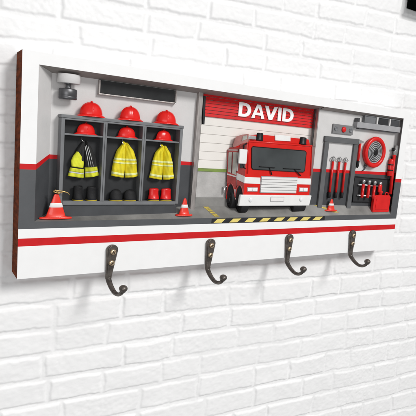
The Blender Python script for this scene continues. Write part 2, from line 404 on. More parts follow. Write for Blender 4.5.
# jambs and the narrow hanging tracks
mb = MB(); mb.box(.908, .935, .066, DL + .02, .25, .938, 'jamb'); mb.box(.935, .941, .074, DL + .02, .25, .938, 'darkmetal'); mb.build('door_jamb', rack, 0.002)
mb = MB(); a = at(318.5, 110, DR).x; mb.box(1.768, 1.7745, .070, .086, .70, .938, 'darkmetal'); mb.box(1.770, 1.7745, .046, .068, .70, .938, 'jamb'); mb.build('door_track', rack, 0.0015)
mb = MB(); mb.plate([(203.6, 96), (206, 96.4), (204.6, 124.5), (202.8, 124)], DD - .034, DD - .02, 'hazblk'); mb.build('door_track', rack, 0.001)
# hazard tape on the lip
mb = MB(); a = at(211.6, 221, 0); b = at(324.6, 218, 0); zt, z_ = .258, .2325
mb.box(a.x, b.x, -.0018, .004, z_, zt, 'hazblk')
for px in (219.5, 235.2, 250.3, 265, 279, 292, 305.2, 317.3):
    c = at(px, 219, 0).x; w = .040 * (1 + (px - 220) / 600)
    mb.poly([(c - w, z_ + .002), (c + w * .35, z_ + .002), (c + w, zt - .002), (c - w * .35, zt - .002)], -.0028, .0, 'hazyel')
mb.build('hazard_strip', rack)
# worn yellow lines on the floor
def floorline(pts, wpx, n, gap=.25):
    mb = MB()
    for k in range(n):
        t0 = k / n; t1 = (k + 1 - gap) / n
        def onf(px, py):
            for i in range(400):
                d = .104 * (1 - i / 400); P = at(px, py, d)
                if P.z <= zf(P.x, d) + 1e-4 or i == 399: 
                    return P
            return P
        def pt(t): return (lerp(pts[0][0], pts[1][0], t), lerp(pts[0][1], pts[1][1], t))
        p0, p1 = pt(t0), pt(t1)
        # find the floor depth of each corner
        def fp(px, py):
            lo, hi = 0.0, .104
            for _ in range(40):
                m = (lo + hi) / 2; P = at(px, py, m)
                if P.z > zf(P.x, m): lo = m
                else: hi = m
            P = at(px, py, (lo + hi) / 2); return P
        q = [fp(p0[0] - wpx, p0[1]), fp(p1[0] - wpx, p1[1]), fp(p1[0] + wpx, p1[1]), fp(p0[0] + wpx, p0[1])]
        mb.face([(v.x, v.y - .0012, v.z + .0012) for v in q], 'markyel')
    return mb.build('floor_marking', rack)
floorline(((205.5, 206.8), (217.5, 217.2)), 2.4, 6); floorline(((316.5, 205.4), (338, 213.0)), 2.6, 5)

# ---------------------------------------------------------------- coat hooks (screwed on: parts of the rack)
def make_hook():
    r = bpy.data.objects.new('coat_hook', None); COL.objects.link(r); r['_base'] = (0, 0, 0)
    mb = MB()
    # teardrop plate: round top, tapering down to the stem
    n = 28; R = .0290; out = []
    zt = 0.155 - R; zb_ = -.030; rb = .013
    for k in range(n + 1): a = math.pi * k / n; out.append((R * math.cos(a), zt + R * math.sin(a)))
    for k in range(9): a = math.pi + math.pi * k / 8; out.append((rb * math.cos(a), zb_ + rb * math.sin(a) * .7))
    mb.poly(out, -.013, -.0005, 'bronze')
    inn = [(x * .80, zt + (z - zt) * .93 if z > zt - .01 else z * .97) for x, z in out]
    mb.prism([Vector((x, -.017, z)) for x, z in inn], [Vector((x, -.012, z)) for x, z in inn], 'bronze')
    plate = mb.build('plate', r, 0.003, segs=3)
    mb = MB(); P = []; rad = []
    pts = [(-.009, -.018), (-.011, -.033), (-.030, -.053), (-.057, -.072), (-.087, -.084), (-.117, -.082), (-.140, -.068), (-.151, -.050)]
    m = len(pts)
    for i in range(m - 1):
        p0, p1, p2, p3 = pts[max(i - 1, 0)], pts[i], pts[i + 1], pts[min(i + 2, m - 1)]
        for k in range(5):
            t = k / 5; P.append(Vector((0,) + tuple(.5 * (2 * p1[c] + (p2[c] - p0[c]) * t + (2 * p0[c] - 5 * p1[c] + 4 * p2[c] - p3[c]) * t * t + (3 * p1[c] - p0[c] - 3 * p2[c] + p3[c]) * t ** 3) for c in (0, 1))))
    P.append(Vector((0,) + pts[-1])); L = len(P)
    for i in range(L): f = i / (L - 1); rad.append(lerp(.0145, .0098, min(1, f * 1.25)))
    mb.tube(P, rad, 'bronze', 16); mb.build('arm', r)
    mb = MB(); prof = [(.0195 * math.sin(math.pi * k / 14) + .0001, -.0185 * math.cos(math.pi * k / 14)) for k in range(15)]
    mb.lathe(prof, 'bronze', (0, -.152, -.040), n=24)
    prof = [(.0125, -.003), (.014, 0), (.0125, .003)]
    mb.lathe(prof, 'bronze', (0, -.150, -.056), n=20); mb.build('ball_end', r)
    for z in (.117, .058):
        mb = MB(); mb.lathe([(.0150, 0), (.0148, -.004), (.0115, -.0075), (.0055, -.0092), (.0003, -.0095)], 'brass', (0, -.0165, z), axis='y', n=26)
        sc = mb.build('screw', r)
        mb = MB(); a = .5 if z > .1 else 1.1
        for g in (a, a + math.pi / 2):
            dx, dz = math.cos(g), math.sin(g)
            pts_ = [(-dx * .0085 - dz * .0018, -dz * .0085 + dx * .0018), (dx * .0085 - dz * .0018, dz * .0085 + dx * .0018), (dx * .0085 + dz * .0018, dz * .0085 - dx * .0018), (-dx * .0085 + dz * .0018, -dz * .0085 - dx * .0018)]
            mb.poly([(x, z + zz_) for x, zz_ in pts_], -.0266 - (0.0003 if g == a else 0), -.022, 'slot')
        mb.build('cross_slot', r)
    return r
hk = make_hook()
hook_at = [(111.0, 252), (210.6, 247), (290.3, 240), (353.8, 235)]
for i, (px, py) in enumerate(hook_at):
    p = at(px, py, -.015); o = hk if i == 0 else dup(hk, (0, 0, 0))
    o.parent = rack; o.location = (p.x - .003, 0, (-.004, .001, .004, .012)[i]); o.scale = ((1.08, 1.06, 1.06, 1.06)[i], 1, (.93, .93, .95, .94)[i]); o.rotation_euler = (0, (0.10, .06, .02, 0.0)[i], (.17, .09, .05, .04)[i])
    o['label'] = ('bronze double-screw hook below the black jacket locker', 'bronze hook below the left end of the hazard strip', 'bronze hook below the front right of the fire engine', 'bronze hook below the right hand cone, nearest the red canister')[i]

# ---------------------------------------------------------------- lockers
FD = .034                                       # depth of the cabinet's front face
xa = at(60, 160, FD).x; xb_ = at(180.8, 165, FD).x; d1x = at(104.6, 160, FD).x; d2x = at(143.2, 165, FD).x
ztop = .746; zbot = .336; DLK = .0885
lk = thing('locker_cabinet', (xa, .05, zf(xa, .05)), 'grey steel open locker cabinet of three bays holding coats, boots and helmets', 'locker')
mb = MB(); mb.box(xa + .006, xb_ - .006, DLK - .004, DLK, zbot, ztop, 'locker_in'); mb.build('back_panel', lk)
for c, w_, zl_, zh_ in ((xa, .017, zbot, ztop - .0122), (xb_ - .017, .017, zbot, ztop - .0122), (d1x - .013, .020, zbot + .014, ztop - .0122), (d2x - .013, .020, zbot + .014, ztop - .0122)):
    mb = MB(); mb.box(c, c + w_, FD, DLK - .004, zl_, zh_, 'steel'); mb.build('upright', lk, 0.0018)
for c in (d1x, d2x):
    mb = MB(); mb.box(c - .0038, c - .0022, FD - .0006, FD + .004, zbot + .016, ztop - .022, 'black'); mb.build('seam', lk)
mb = MB(); mb.box(xa - .002, xb_ + .002, FD - .002, DLK - .001, ztop - .0118, ztop + .003, 'steel'); mb.box(xa + .002, xb_ - .002, FD + .001, DLK, ztop - .020, ztop - .012, 'steel'); mb.build('top_panel', lk, 0.0018)
mb = MB(); mb.box(xa + .017, xb_ - .017, FD - .0015, DLK - .004, zbot - .004, zbot + .0135, 'steel'); mb.build('bottom_panel', lk, 0.0015)
mb = MB(); mb.poly([(xa + .012, .268), (xb_ - .004, .268), (xb_ - .004, zbot - .0045), (xa + .012, zbot - .0045)], FD + .008, DLK, 'grey'); mb.build('plinth', lk, 0.001)
bays = [(xa + .017, d1x - .013), (d1x + .007, d2x - .013), (d2x + .007, xb_ - .017)]
zsh = at(105, 137.0, FD + .005).z
for a, b in bays:
    mb = MB(); mb.box(a, b, FD + .004, DLK - .004, zsh - .004, zsh + .004, 'steel'); mb.build('shelf', lk, 0.001)
    mb = MB(); mb.tube([(lerp(a, b, .48), .06, zsh - .004), (lerp(a, b, .48), .058, zsh - .022), (lerp(a, b, .48) + .006, .052, zsh - .030)], .0016, 'chrome', 8); mb.build('coat_peg', lk)

# ---------------------------------------------------------------- helmets
def make_helmet():
    r = thing('fire_helmet', (0, 0, 0), '', 'helmet', 'red fire helmets on and in the lockers')
    mb = MB(); N = 18
    prof = [(.047 * math.cos(math.pi / 2 * k / N) ** .82 + .0003, .006 + .047 * math.sin(math.pi / 2 * k / N)) for k in range(N + 1)]
    def off(p, t, j):
        rib = .0014 * max(0, math.cos(4 * t)) ** 6 * min(1, max(0, (16 - j) / 5)); f = 1 + rib / .04
        return Vector((p.x * f, p.y * f, p.z + .0012 * (max(0, math.cos(4 * t)) ** 6)))
    mb.lathe(prof, 'helmet', n=72, off=off, sy=.70); mb.build('shell', r)
    mb = MB()
    def warp(p, t, j): return Vector((p.x, p.y, p.z - .004 * abs(math.cos(t)) ** 3 * (p.x * p.x / .0036)))
    mb.lathe([(.040, .009), (.047, .0115), (.054, .0085), (.0645, .0035), (.0655, .0015), (.064, .000), (.052, .0035), (.040, .0045)], 'helmet', n=64, sy=.62, off=warp); mb.build('brim', r)
    mb = MB(); P = []
    for k in range(13):
        a = math.pi * (.12 + .76 * k / 12); P.append((.0, -.033 * math.cos(a), .006 + .0485 * math.sin(a)))
    mb.tube(P, .0028, 'helmet', 10); mb.lathe([(.006, .051), (.0058, .0555), (.003, .0585), (.0004, .059)], 'helmet', n=16); mb.build('crest', r)
    return r
hm = make_helmet()
hl = [((91, 117.6), 30, None, 'red fire helmet standing on top of the locker with the black jacket'), ((130, 121.3), 27.5, None, 'red fire helmet standing on top of the middle locker'), ((165.8, 124.8), 25, None, 'red fire helmet standing on top of the right locker, above the red boots'),
      ((85.8, 134.3), 24, 1, 'red fire helmet on the upper shelf inside the locker with the black jacket'), ((126.7, 137.3), 22, 1, 'red fire helmet on the upper shelf inside the middle locker'), ((163.5, 140.0), 20, 1, 'red fire helmet on the upper shelf inside the right locker, above the red boots')]
for i, ((px, py), w, inn, lab) in enumerate(hl):
    d = .066 if inn else .056
    p = at(px, py, d); wd_ = at(px + w / 2, py, d).x - at(px - w / 2, py, d).x; s = wd_ / .127
    z = zsh + .0045 if inn else ztop + .0035
    o = hm if i == 0 else dup(hm, (0, 0, 0))
    s2 = .86 if inn else 1.0
    o.location = (p.x, d, z); o.scale = (s, s * .62 if inn else s * .8, s * s2 * (1.24 if inn else 1.10)); o.rotation_euler = (0, 0, (.0, .1, -.1, .05, -.04, .08)[i]); o['label'] = lab

# ---------------------------------------------------------------- jackets
def coat(name, halves, label, bands):
    c = halves[0][0]; p = at(c[0], c[1], .062); r = thing(name, tuple(p), label, 'jacket', None)
    return r
def yellow_coat(L, Rr, label, seed):
    p = at(L[0][0], L[0][1], .064); r = thing('yellow_coat', tuple(p), label, 'coat', 'yellow firefighter coats hanging in lockers')
    for k, rows in enumerate((L, Rr)):
        mb = MB(); mb.drape(rows, 'yellowcoat', .022, 1.2, .22, d=.070, seed=seed + k * 2.2, nu=22, nv=26); o = mb.build('coat_panel', r)
        for a, b in ((.46, .51), (.56, .60), (.86, .93)): mb = MB(); mb.drape(rows, 'reflect', .022, 1.2, .22, t0=a, t1=b, d=.070, seed=seed + k * 2.2, lift=.0013, nu=22, nv=4); mb.build('reflective_band', o)
    mb = MB(); mb.tube([tuple(p + Vector((0, .0, .004))), tuple(p + Vector((0, -.006, -.004)))], .006, 'yellowcoat', 10); mb.build('collar', r)
    return r
yellow_coat([(123.2, 142.5, 124.9, 142.5), (116.9, 150, 124.9, 150.5), (113.7, 159, 124.8, 160), (112.0, 168, 124.4, 170), (110.9, 175.6, 123.6, 177.6)],
            [(124.7, 142.5, 126.7, 142.6), (124.7, 150.5, 133.4, 150.6), (124.7, 160, 136.4, 160), (124.7, 169.6, 137.0, 169.2), (124.9, 177.6, 138.0, 175.8)],
            'yellow firefighter coat with reflective bands hanging in the middle locker above black boots', .4)
yellow_coat([(161.4, 145.6, 163.0, 145.6), (155.4, 152, 163.0, 152.4), (152.2, 161.5, 162.9, 162.5), (151.0, 170, 162.5, 172), (148.8, 177.6, 161.7, 179.6)],
            [(162.8, 145.6, 164.8, 145.7), (162.8, 152.4, 170.0, 152.8), (162.8, 162.5, 172.4, 163), (162.8, 171.4, 173.0, 171.8), (163.0, 179.6, 174.0, 178.0)],
            'yellow firefighter coat with reflective bands hanging in the right locker above red boots', 1.7)
p = at(84, 141, .064); jk = thing('black_jacket', tuple(p), 'black jacket with fluorescent yellow chest and hem bands hanging in the left locker', 'jacket')
JL = [(82.8, 140.5, 84.6, 140.5), (77.2, 148, 84.6, 149), (72.6, 158, 84.2, 160), (70.2, 167, 83.8, 168.8), (67.6, 176, 83.6, 178.0)]
JR = [(84.6, 140.5, 86.4, 140.6), (84.6, 148, 91.6, 148), (84.4, 158, 95.6, 157), (84.6, 167, 97.0, 166), (85.0, 177.6, 99.0, 175.4)]
for k, rows in enumerate((JL, JR)):
    mb = MB(); mb.drape(rows, 'blackcloth', .019, 1.3, .3, d=.070, seed=.8 + k * 2, nu=20, nv=24); o = mb.build('jacket_panel', jk)
    mb = MB(); mb.drape(rows, 'vest', .019, 1.3, .3, t0=.76, t1=.86, d=.070, seed=.8 + k * 2, lift=.0014, nu=20, nv=4); mb.build('hem_band', o); mb = MB()
    mb.drape(rows, 'vest', .019, 1.3, .3, t0=.90, t1=.995, d=.070, seed=.8 + k * 2, lift=.0014, nu=20, nv=4); mb.build('hem_band', o)
    mb = MB(); mb.drape(rows, 'silverband', .019, 1.3, .3, t0=.862, t1=.898, d=.070, seed=.8 + k * 2, lift=.0018, nu=20, nv=3); mb.build('reflective_strip', o)
mb = MB(); mb.drape([(76.6, 151.5, 78.4, 151.8), (73.0, 156, 82.6, 157.5), (70.8, 161, 84.0, 163), (71.6, 166.4, 83.2, 168)], 'vest', .010, 1.0, .3, d=.056, seed=1, nu=16, nv=16); mb.build('yellow_chest_panel', jk)
for a, b in (((85.0, 146), (89.0, 167)), ((86.4, 145.4), (91.2, 166.8)), ((88.0, 146), (93.4, 166.4))): mb = MB(); mb.tube([at(*a, .050), at((a[0] + b[0]) / 2 + .2, (a[1] + b[1]) / 2, .0455), at(*b, .046)], .0014, 'silverband', 8); mb.build('white_piping', jk)

# ---------------------------------------------------------------- boots
def make_boot(kind, m):
    r = thing('boot', (0, 0, 0), '', 'boot')
    mb = MB()
    if kind == 'tall': prof = [(.021, .006), (.0225, .010), (.0215, .020), (.0195, .036), (.0190, .052), (.0198, .060), (.0190, .0645), (.0168, .0655), (.0155, .060), (.0150, .045)]
    elif kind == 'round': prof = [(.0265, .006), (.0275, .012), (.0272, .022), (.0255, .034), (.0225, .044), (.0180, .051), (.0120, .0555), (.0050, .0572), (.0004, .0575)]
    def off(p, t, j): return Vector((p.x * (1 + .02 * math.sin(3 * t + j)), p.y - (.010 * max(0, -math.sin(t)) * max(0, 1 - p.z / .03)), p.z + .0015 * math.sin(2 * t)))
    mb.lathe(prof, m, n=36, sy=.75, off=off); mb.build('shaft', r)
    w = .0225 if kind == 'tall' else .0272
    def off2(p, t, j): return Vector((p.x, p.y - .010 * max(0, -math.sin(t)), p.z))
    mb = MB(); mb.lathe([(w, 0), (w + .0015, .001), (w + .0015, .0035), (w + .0002, .0048)], 'sole', n=36, sy=.75, off=off2)
    mb.build('sole', r)
    mb = MB(); mb.lathe([(w + .0004, .0048), (w + .0016, .0056), (w + .0014, .0085), (w, .0095)], 'rubber', n=36, sy=.75, off=off2); mb.build('welt', r)
    return r
def place_boots(root, lst, grp, labs):
    for i, (px, py, wpx, hh) in enumerate(lst):
        d = .060; p = at(px, py, d); w = at(px + wpx / 2, py, d).x - at(px - wpx / 2, py, d).x
        o = root if i == 0 else dup(root, (0, 0, 0)); o.location = (p.x, d, zbot + .0138)
        o.scale = (w / root['w'], .95, hh); o['label'] = labs[i]; o['group'] = grp
bt = make_boot('tall', 'rubber'); bt['w'] = .043
place_boots(bt, [(77.6, 201, 9.8, 1.06), (91, 201.4, 10.0, 1.03)], 'black boots under the black jacket', ['upright black rubber boot with yellow sole, left one under the black jacket', 'upright black rubber boot with yellow sole, right one under the black jacket'])
bt2 = make_boot('round', 'rubber'); bt2['w'] = .055
place_boots(bt2, [(115.4, 202, 12.8, .98), (129.2, 202.6, 12.2, .98)], 'round black boots in the middle locker', ['rounded black boot with yellow sole, left one in the middle locker', 'rounded black boot with yellow sole, right one in the middle locker'])
bt3 = make_boot('tall', 'red'); bt3['w'] = .043
place_boots(bt3, [(153, 203, 10.2, .97), (165.2, 203.4, 10.2, .97)], 'red boots in the right locker', ['bright red boot, left one of the pair in the right locker', 'bright red boot, right one of the pair in the right locker'])

# ---------------------------------------------------------------- cones
def make_cone():
    r = thing('traffic_cone', (0, 0, 0), '', 'traffic cone', 'red and white traffic cones on the garage floor')
    H = .110
    def rad(h): return lerp(.029, .0055, h / H)
    mb = MB(); prof = [(.040, .0085), (.034, .0095)] + [(rad(h), .009 + h) for h in (0.004, .020, .040, .0401, .062, .0621, .080, .100, .104)] + [(.0035, .117), (.0003, .1175)]
    mb.lathe(prof, 'conered', n=40, sy=.75); mb.build('body', r)
    mb = MB(); mb.lathe([(rad(.046) + .0001, .0545), (rad(.046) + .0012, .0550), (rad(.066) + .0012, .0750), (rad(.066) + .0001, .0756)], 'coneband', n=40, sy=.75); mb.build('reflective_band', r)
    mb = MB(); mb.lathe([(.046, 0), (.0475, .002), (.0470, .0065), (.0440, .0092), (.034, .0096)], 'conered', n=48, sy=.62); mb.build('base', r)
    return r
cn = make_cone()
for i, (px, py, wpx, top, lab) in enumerate(((55.6, 219.2, 33, 194, 'largest red and white traffic cone, gold cord at its tip, left of the lockers'), (184.2, 215.2, 17, 198.6, 'small red and white traffic cone between the lockers and the fire engine'), (330.8, 212.2, 12.2, 199.4, 'smallest red and white traffic cone, right of the fire engine under the hanging bars'))):
    d = .020 if i == 0 else .018; p = at(px, py, d); z = zf(p.x, d)
    w = at(px + wpx / 2, py, d).x - at(px - wpx / 2, py, d).x; hgt = at(px, top, d).z - z - .001
    o = cn if i == 0 else dup(cn, (0, 0, 0)); o.location = (p.x, d + (-.001 if i == 0 else .004), z + .002); o.scale = (w / .095, (.50 if i == 0 else .7), hgt / .1175); o['label'] = lab
    if i == 0: c0 = p; cz = z
mb = MB(); p = at(58.2, 192.6, .018)
P = []
for k in range(60):
    t = k / 59; P.append((p.x + .020 * math.sin(t * math.pi * 4) * (1 if t < .5 else 1.1), p.y - .006 * math.cos(t * math.pi * 4), p.z + .010 * abs(math.sin(t * math.pi * 2)) - .002))
mb.tube(P, .0022, 'gold', 8)
mb.tube([(p.x, p.y - .008, p.z), (p.x + .020, p.y - .012, p.z + .007), (p.x + .040, p.y - .010, p.z + .002), (p.x + .052, p.y - .006, p.z - .010)], [.003, .0026, .0022, .0016], 'gold', 8)
mb.tube([(p.x - .003, p.y - .008, p.z + .001), (p.x - .016, p.y - .010, p.z + .013), (p.x - .022, p.y - .008, p.z + .002)], .0024, 'gold', 8)
mb.lathe([(.0001, -.006), (.0055, -.003), (.006, .002), (.0001, .007)], 'gold', (p.x, p.y - .009, p.z), n=14)
bow = mb.build('gold_cord', None); bow['label'] = 'thin gold cord bow tied round the tip of the largest cone'; bow['category'] = 'cord'

# ---------------------------------------------------------------- ceiling lamp and vent on the left wall
p = at(68.5, 84, .05); sp_ = thing('wall_lamp', tuple(p), 'grey cylindrical lamp hanging from a pale bracket in the upper left corner', 'lamp')
a = at(57.5, 79, .05); b = at(80.5, 79, .05); w = (b.x - a.x) / 2; zt_ = at(69, 74.2, .05).z; zl = at(69, 83.6, .05).z
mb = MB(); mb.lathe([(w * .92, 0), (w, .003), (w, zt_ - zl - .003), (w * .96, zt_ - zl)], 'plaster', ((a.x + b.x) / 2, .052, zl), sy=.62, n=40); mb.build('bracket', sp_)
zl2 = at(69, 89, .05).z; mb = MB(); mb.lathe([(w * .30, 0), (w * .24, .006), (w * .24, zl - zl2 - .004), (w * .42, zl - zl2)], 'darkmetal', ((a.x + b.x) / 2 - .002, .05, zl2), sy=.8, n=24)
mb.build('neck', sp_)
zl3 = at(69, 99.6, .05).z; w2 = w * .80
mb = MB(); mb.lathe([(w2 * .93, 0), (w2, .003), (w2, .012), (w2 * .97, .014), (w2, .016), (w2, zl2 - zl3 - .004), (w2 * .92, zl2 - zl3)], 'darkmetal', ((a.x + b.x) / 2 - .003, .05, zl3), sy=.62, n=40); mb.build('lamp_body', sp_)
p = at(137, 91, DL - .01); vt = thing('wall_vent', tuple(p), 'long dark rectangular wall screen in a pale metal frame above the lockers', 'screen')
mb = MB(); a = at(100.3, 92.8, DL - .022); b = at(175.3, 102, DL - .022); c = at(100.3, 79, DL - .022)
x0, x1, z0 = a.x, b.x, a.z - .002; z1 = .928
mb.box(x0, x1, DL - .010, DL - .001, z0, z1, 'screen')
mb.build('panel', vt)
mb = MB(); t = .007
mb.box(x0 - t, x1 + t, DL - .022, DL - .001, z0 - t, z0, 'jamb'); mb.box(x0 - t, x0, DL - .022, DL - .001, z0, z1, 'jamb'); mb.box(x1, x1 + t, DL - .022, DL - .001, z0, z1, 'jamb'); mb.build('frame', vt, 0.0015)
mb = MB(); mb.lathe([(.0045, 0), (.0045, -.003), (.001, -.004)], 'chrome', (x1, DL - .022, z0 - .004), axis='y', n=14); mb.build('screw', vt)

# ---------------------------------------------------------------- fire engine
D0 = .014
base = at(275, 208, .04); fe = thing('fire_engine', (base.x, .04, zf(base.x, .04)), 'red toy fire engine with white bumper and dark windscreen parked before the garage door', 'fire engine')
FTL, FTR, FBR, FBL = at(248.3, 141, D0), at(312.3, 145.6, D0), at(309.4, 202, D0), at(241.2, 202, D0)
RTL, RBL = at(227.0, 148.2, .086), at(226.2, 203, .086)
SP, SN = at(244.5, 180, D0), None
RS = at(226.6, 180, .086); sdir = (RS - SP); sdir.z = 0; SN = Vector((sdir.y, -sdir.x, 0)).normalized()
if SN.x > 0: SN = -SN
def on_side(px, py, lift=0.0):
    r = ray(px, py); q = SP + SN * lift; t = (q - CAM).dot(SN) / r.dot(SN); return CAM + r * t
def side_plate(mb, pp, out, m, depth=.006):
    f = [on_side(x, y, out) for x, y in pp]; mb.prism(f, [v - SN * (depth + out) for v in f], m)
# body: front face, slanted left side, lower rear box
mb = MB()
F4 = [Vector((SP.x, D0, FTL.z)), Vector((FTR.x, D0, FTL.z)), Vector((FBR.x + .002, D0, FBL.z)), Vector((SP.x, D0, FBL.z))]
R4 = [Vector((RS.x, .086, RTL.z)), Vector((FTR.x - .02, .086, RTL.z)), Vector((FBR.x - .02, .086, RBL.z + .02)), Vector((RS.x, .086, RBL.z + .02))]
F4s = F4; mb.prism(F4, R4, 'truckred'); 
body = mb.build('body', fe, 0.009, segs=4)
# darker left side skin with arches
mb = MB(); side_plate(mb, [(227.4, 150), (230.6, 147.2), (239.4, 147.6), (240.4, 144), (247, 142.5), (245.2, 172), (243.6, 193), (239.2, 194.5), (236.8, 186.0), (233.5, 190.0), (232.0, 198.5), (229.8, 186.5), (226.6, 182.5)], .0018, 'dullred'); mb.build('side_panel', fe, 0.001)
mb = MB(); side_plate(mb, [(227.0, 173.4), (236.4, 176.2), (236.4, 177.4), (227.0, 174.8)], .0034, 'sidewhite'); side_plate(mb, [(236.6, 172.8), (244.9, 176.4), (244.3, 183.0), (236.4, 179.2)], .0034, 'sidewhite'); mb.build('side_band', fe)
for q in ([(228.6, 151.8), (231.9, 152), (230.9, 172.8), (227.8, 171.8)], [(233.1, 152.1), (236.8, 152.3), (235.8, 175), (232.1, 173.6)]):
    mb = MB(); side_plate(mb, q, .0030, 'sideglass'); w_ = mb.build('side_window', fe, 0.001)
mb = MB(); side_plate(mb, [(240.4, 152), (245.4, 151), (244.6, 168), (239.6, 168)], .0026, 'glass'); mb.build('cab_side_window', fe, 0.001)
mb = MB()
for q in (((232.4, 152.0), (231.4, 173.4)), ((238.3, 149), (236.8, 172)), ((236.3, 176.5), (236.2, 188))): mb.tube([on_side(*q[0], .002), on_side(*q[1], .002)], .0016, 'darkmetal', 6)
mb.build('side_trim', fe)
mb = MB(); side_plate(mb, [(234.2, 189.0), (236.0, 189.6), (235.6, 199.5), (234.0, 198.4)], .0030, 'chrome'); mb.build('step_plate', fe)
mb = MB(); side_plate(mb, [(236.9, 152.5), (238.9, 152.5), (238.0, 171.0), (236.2, 171.0)], .0028, 'sidewhite'); mb.build('side_shutter', fe)
mb = MB(); side_plate(mb, [(228.4, 149.4), (238.0, 149.6), (237.9, 150.6), (228.3, 150.4)], .0030, 'sidewhite'); mb.build('roof_gutter', fe)
# wheel arches
for cx, cy, rx, ry in ((239.4, 199.0, 3.9, 14.5), (230.6, 196, 4.0, 13)):
    mb = MB(); P = []
    for k in range(17):
        a = math.pi * k / 16; P.append(on_side(cx + rx * math.cos(a), cy - ry * math.sin(a) + rx * math.cos(a) * .25, .003))
    mb.tube(P, .0024, 'dullred', 8); ar = mb.build('wheel_arch', fe)
    mb = MB(); f = [on_side(cx + rx * .86 * math.cos(math.pi * k / 16), cy - ry * .9 * math.sin(math.pi * k / 16), .0022) for k in range(17)] + [on_side(cx - rx * .86, cy + 7, .0022), on_side(cx + rx * .86, cy + 7, .0022)]
    mb.prism(f, [v - SN * .004 for v in f], 'rubber'); mb.build('arch_liner', ar)
# wheels
def wheel(x, d, zc, r, wdt, sy):
    c = (x, d, zc); mb = MB(); mb.lathe([(r * .62, 0), (r * .92, .001), (r, .006), (r, wdt - .006), (r * .92, wdt), (r * .5, wdt)], 'rubber', c, axis='x', sy=sy, n=36)
    w = mb.build('wheel', fe)
    mb = MB(); mb.lathe([(.0003, -.003), (r * .25, -.003), (r * .3, .0015), (r * .58, .002), (r * .62, -.001), (r * .62, .002)], 'darkmetal', c, axis='x', sy=sy, n=28); mb.build('rim', w)
    return w
for px, py, d, r in ((241.3, 213.2, .036, .054), (230.6, 207.8, .070, .050)):
    P = at(px, py, d); wheel(on_side(px, py - 8, .001).x - .004, d, max(P.z, zf(P.x, d)) + r - .001, r, .055, .55)
P = at(298.2, 212, .022); wheel(P.x - .052, .024, max(P.z, zf(P.x, .022)) + .049, .050, .100, .36)
P = at(296, 209, .075); wheel(P.x - .04, .075, zf(P.x, .075) + .040, .040, .07, .50)
mb = MB(); mb.box(FBL.x + .03, FBR.x - .02, .03, .085, .315, .36, 'black'); mb.build('chassis', fe)
# windscreen
mb = MB(); wl = [(253.0, 146.6), (304.9, 150.9), (306.3, 152.6), (304.6, 170.9), (303.2, 172.2), (252.9, 169.2), (251.7, 167.5), (251.9, 147.8)]
mb.plate(wl, D0 - .0035, D0 + .002, 'glass'); ws = mb.build('windscreen', fe, 0.001)
mb = MB(); P = [at(x, y, D0 - .003) for x, y in wl]; P.append(P[0]); mb.tube(P, .0026, 'black', 8); mb.build('seal', ws)
for pv, e1, e2 in (((271.8, 174.6), (259.3, 166.6), (275.0, 167.9)), ((300.6, 175.6), (283.4, 168.5), (300.4, 169.4))):
    mb = MB(); mid = ((e1[0] + e2[0]) / 2 + 2.5, (e1[1] + e2[1]) / 2 + .2)
    mb.tube([at(*pv, D0 - .007), at(*mid, D0 - .008)], [.0042, .0026], 'black', 8); mb.tube([at(*e1, D0 - .0075), at(*e2, D0 - .0075)], .0023, 'black', 8); mb.build('wiper', fe)
# bright red frame moulding round the windscreen
mb = MB(); ot = [(248.6, 141.2), (311.7, 146.0), (310.2, 175.6), (247.2, 173.4)]; P = [at(x, y, D0 + .001) for x, y in ot]
mb.tube([P[3], P[0], P[1], P[2]], .0058, 'truckred', 12); mb.build('cab_moulding', fe)
# white band, grille, lamps
mb = MB(); mb.plate([(244.4, 177.0), (260.4, 177.6), (260.4, 184.0), (243.8, 183.2)], D0 - .0018, D0 + .002, 'truckwhite'); mb.build('front_band', fe); mb = MB(); mb.plate([(296.6, 178.4), (311.0, 178.6), (310.6, 184.6), (296.4, 184.2)], D0 - .0018, D0 + .002, 'truckwhite'); mb.build('front_band', fe)
mb = MB(); gl = at(261.0, 176.0, D0); gr = at(295.6, 193.6, D0); 
ga = at(261, 192.9, D0)
mb.box(gl.x, gr.x, D0 - .004, D0 + .002, ga.z, gl.z, 'midgrey'); g = mb.build('grille', fe, 0.001)
n = 6; zs = np.linspace(ga.z + .003, gl.z - .003, n + 1)
mb = MB()
for a, b in zip(zs, zs[1:]):
    mb.prism([Vector((gl.x + .003, y, z)) for y, z in ((D0 - .0085, a + .0012), (D0 - .0068, b - .0012), (D0 - .004, b - .0012), (D0 - .004, a + .0012))], [Vector((gr.x - .003, y, z)) for y, z in ((D0 - .0085, a + .0012), (D0 - .0068, b - .0012), (D0 - .004, b - .0012), (D0 - .004, a + .0012))], 'grillepaint')
mb.build('grille_slats', g, 0.0008)
for q in ((247.2, 187.2, 257.2, 191.6), (299.0, 187.4, 307.2, 191.8)):
    a = at(q[0], q[1], D0); b = at(q[2], q[3], D0); mb = MB(); mb.box(a.x, b.x, D0 - .003, D0 + .002, b.z, a.z, 'chrome'); h = mb.build('headlight', fe, 0.001)
    mb = MB(); m = (a.x + b.x) / 2
    for s0, s1 in ((a.x + .003, m - .0015), (m + .0015, b.x - .003)): mb.box(s0, s1, D0 - .0065, D0 - .0025, b.z + .003, a.z - .003, 'lamp')
    mb.build('lens', h, 0.002)
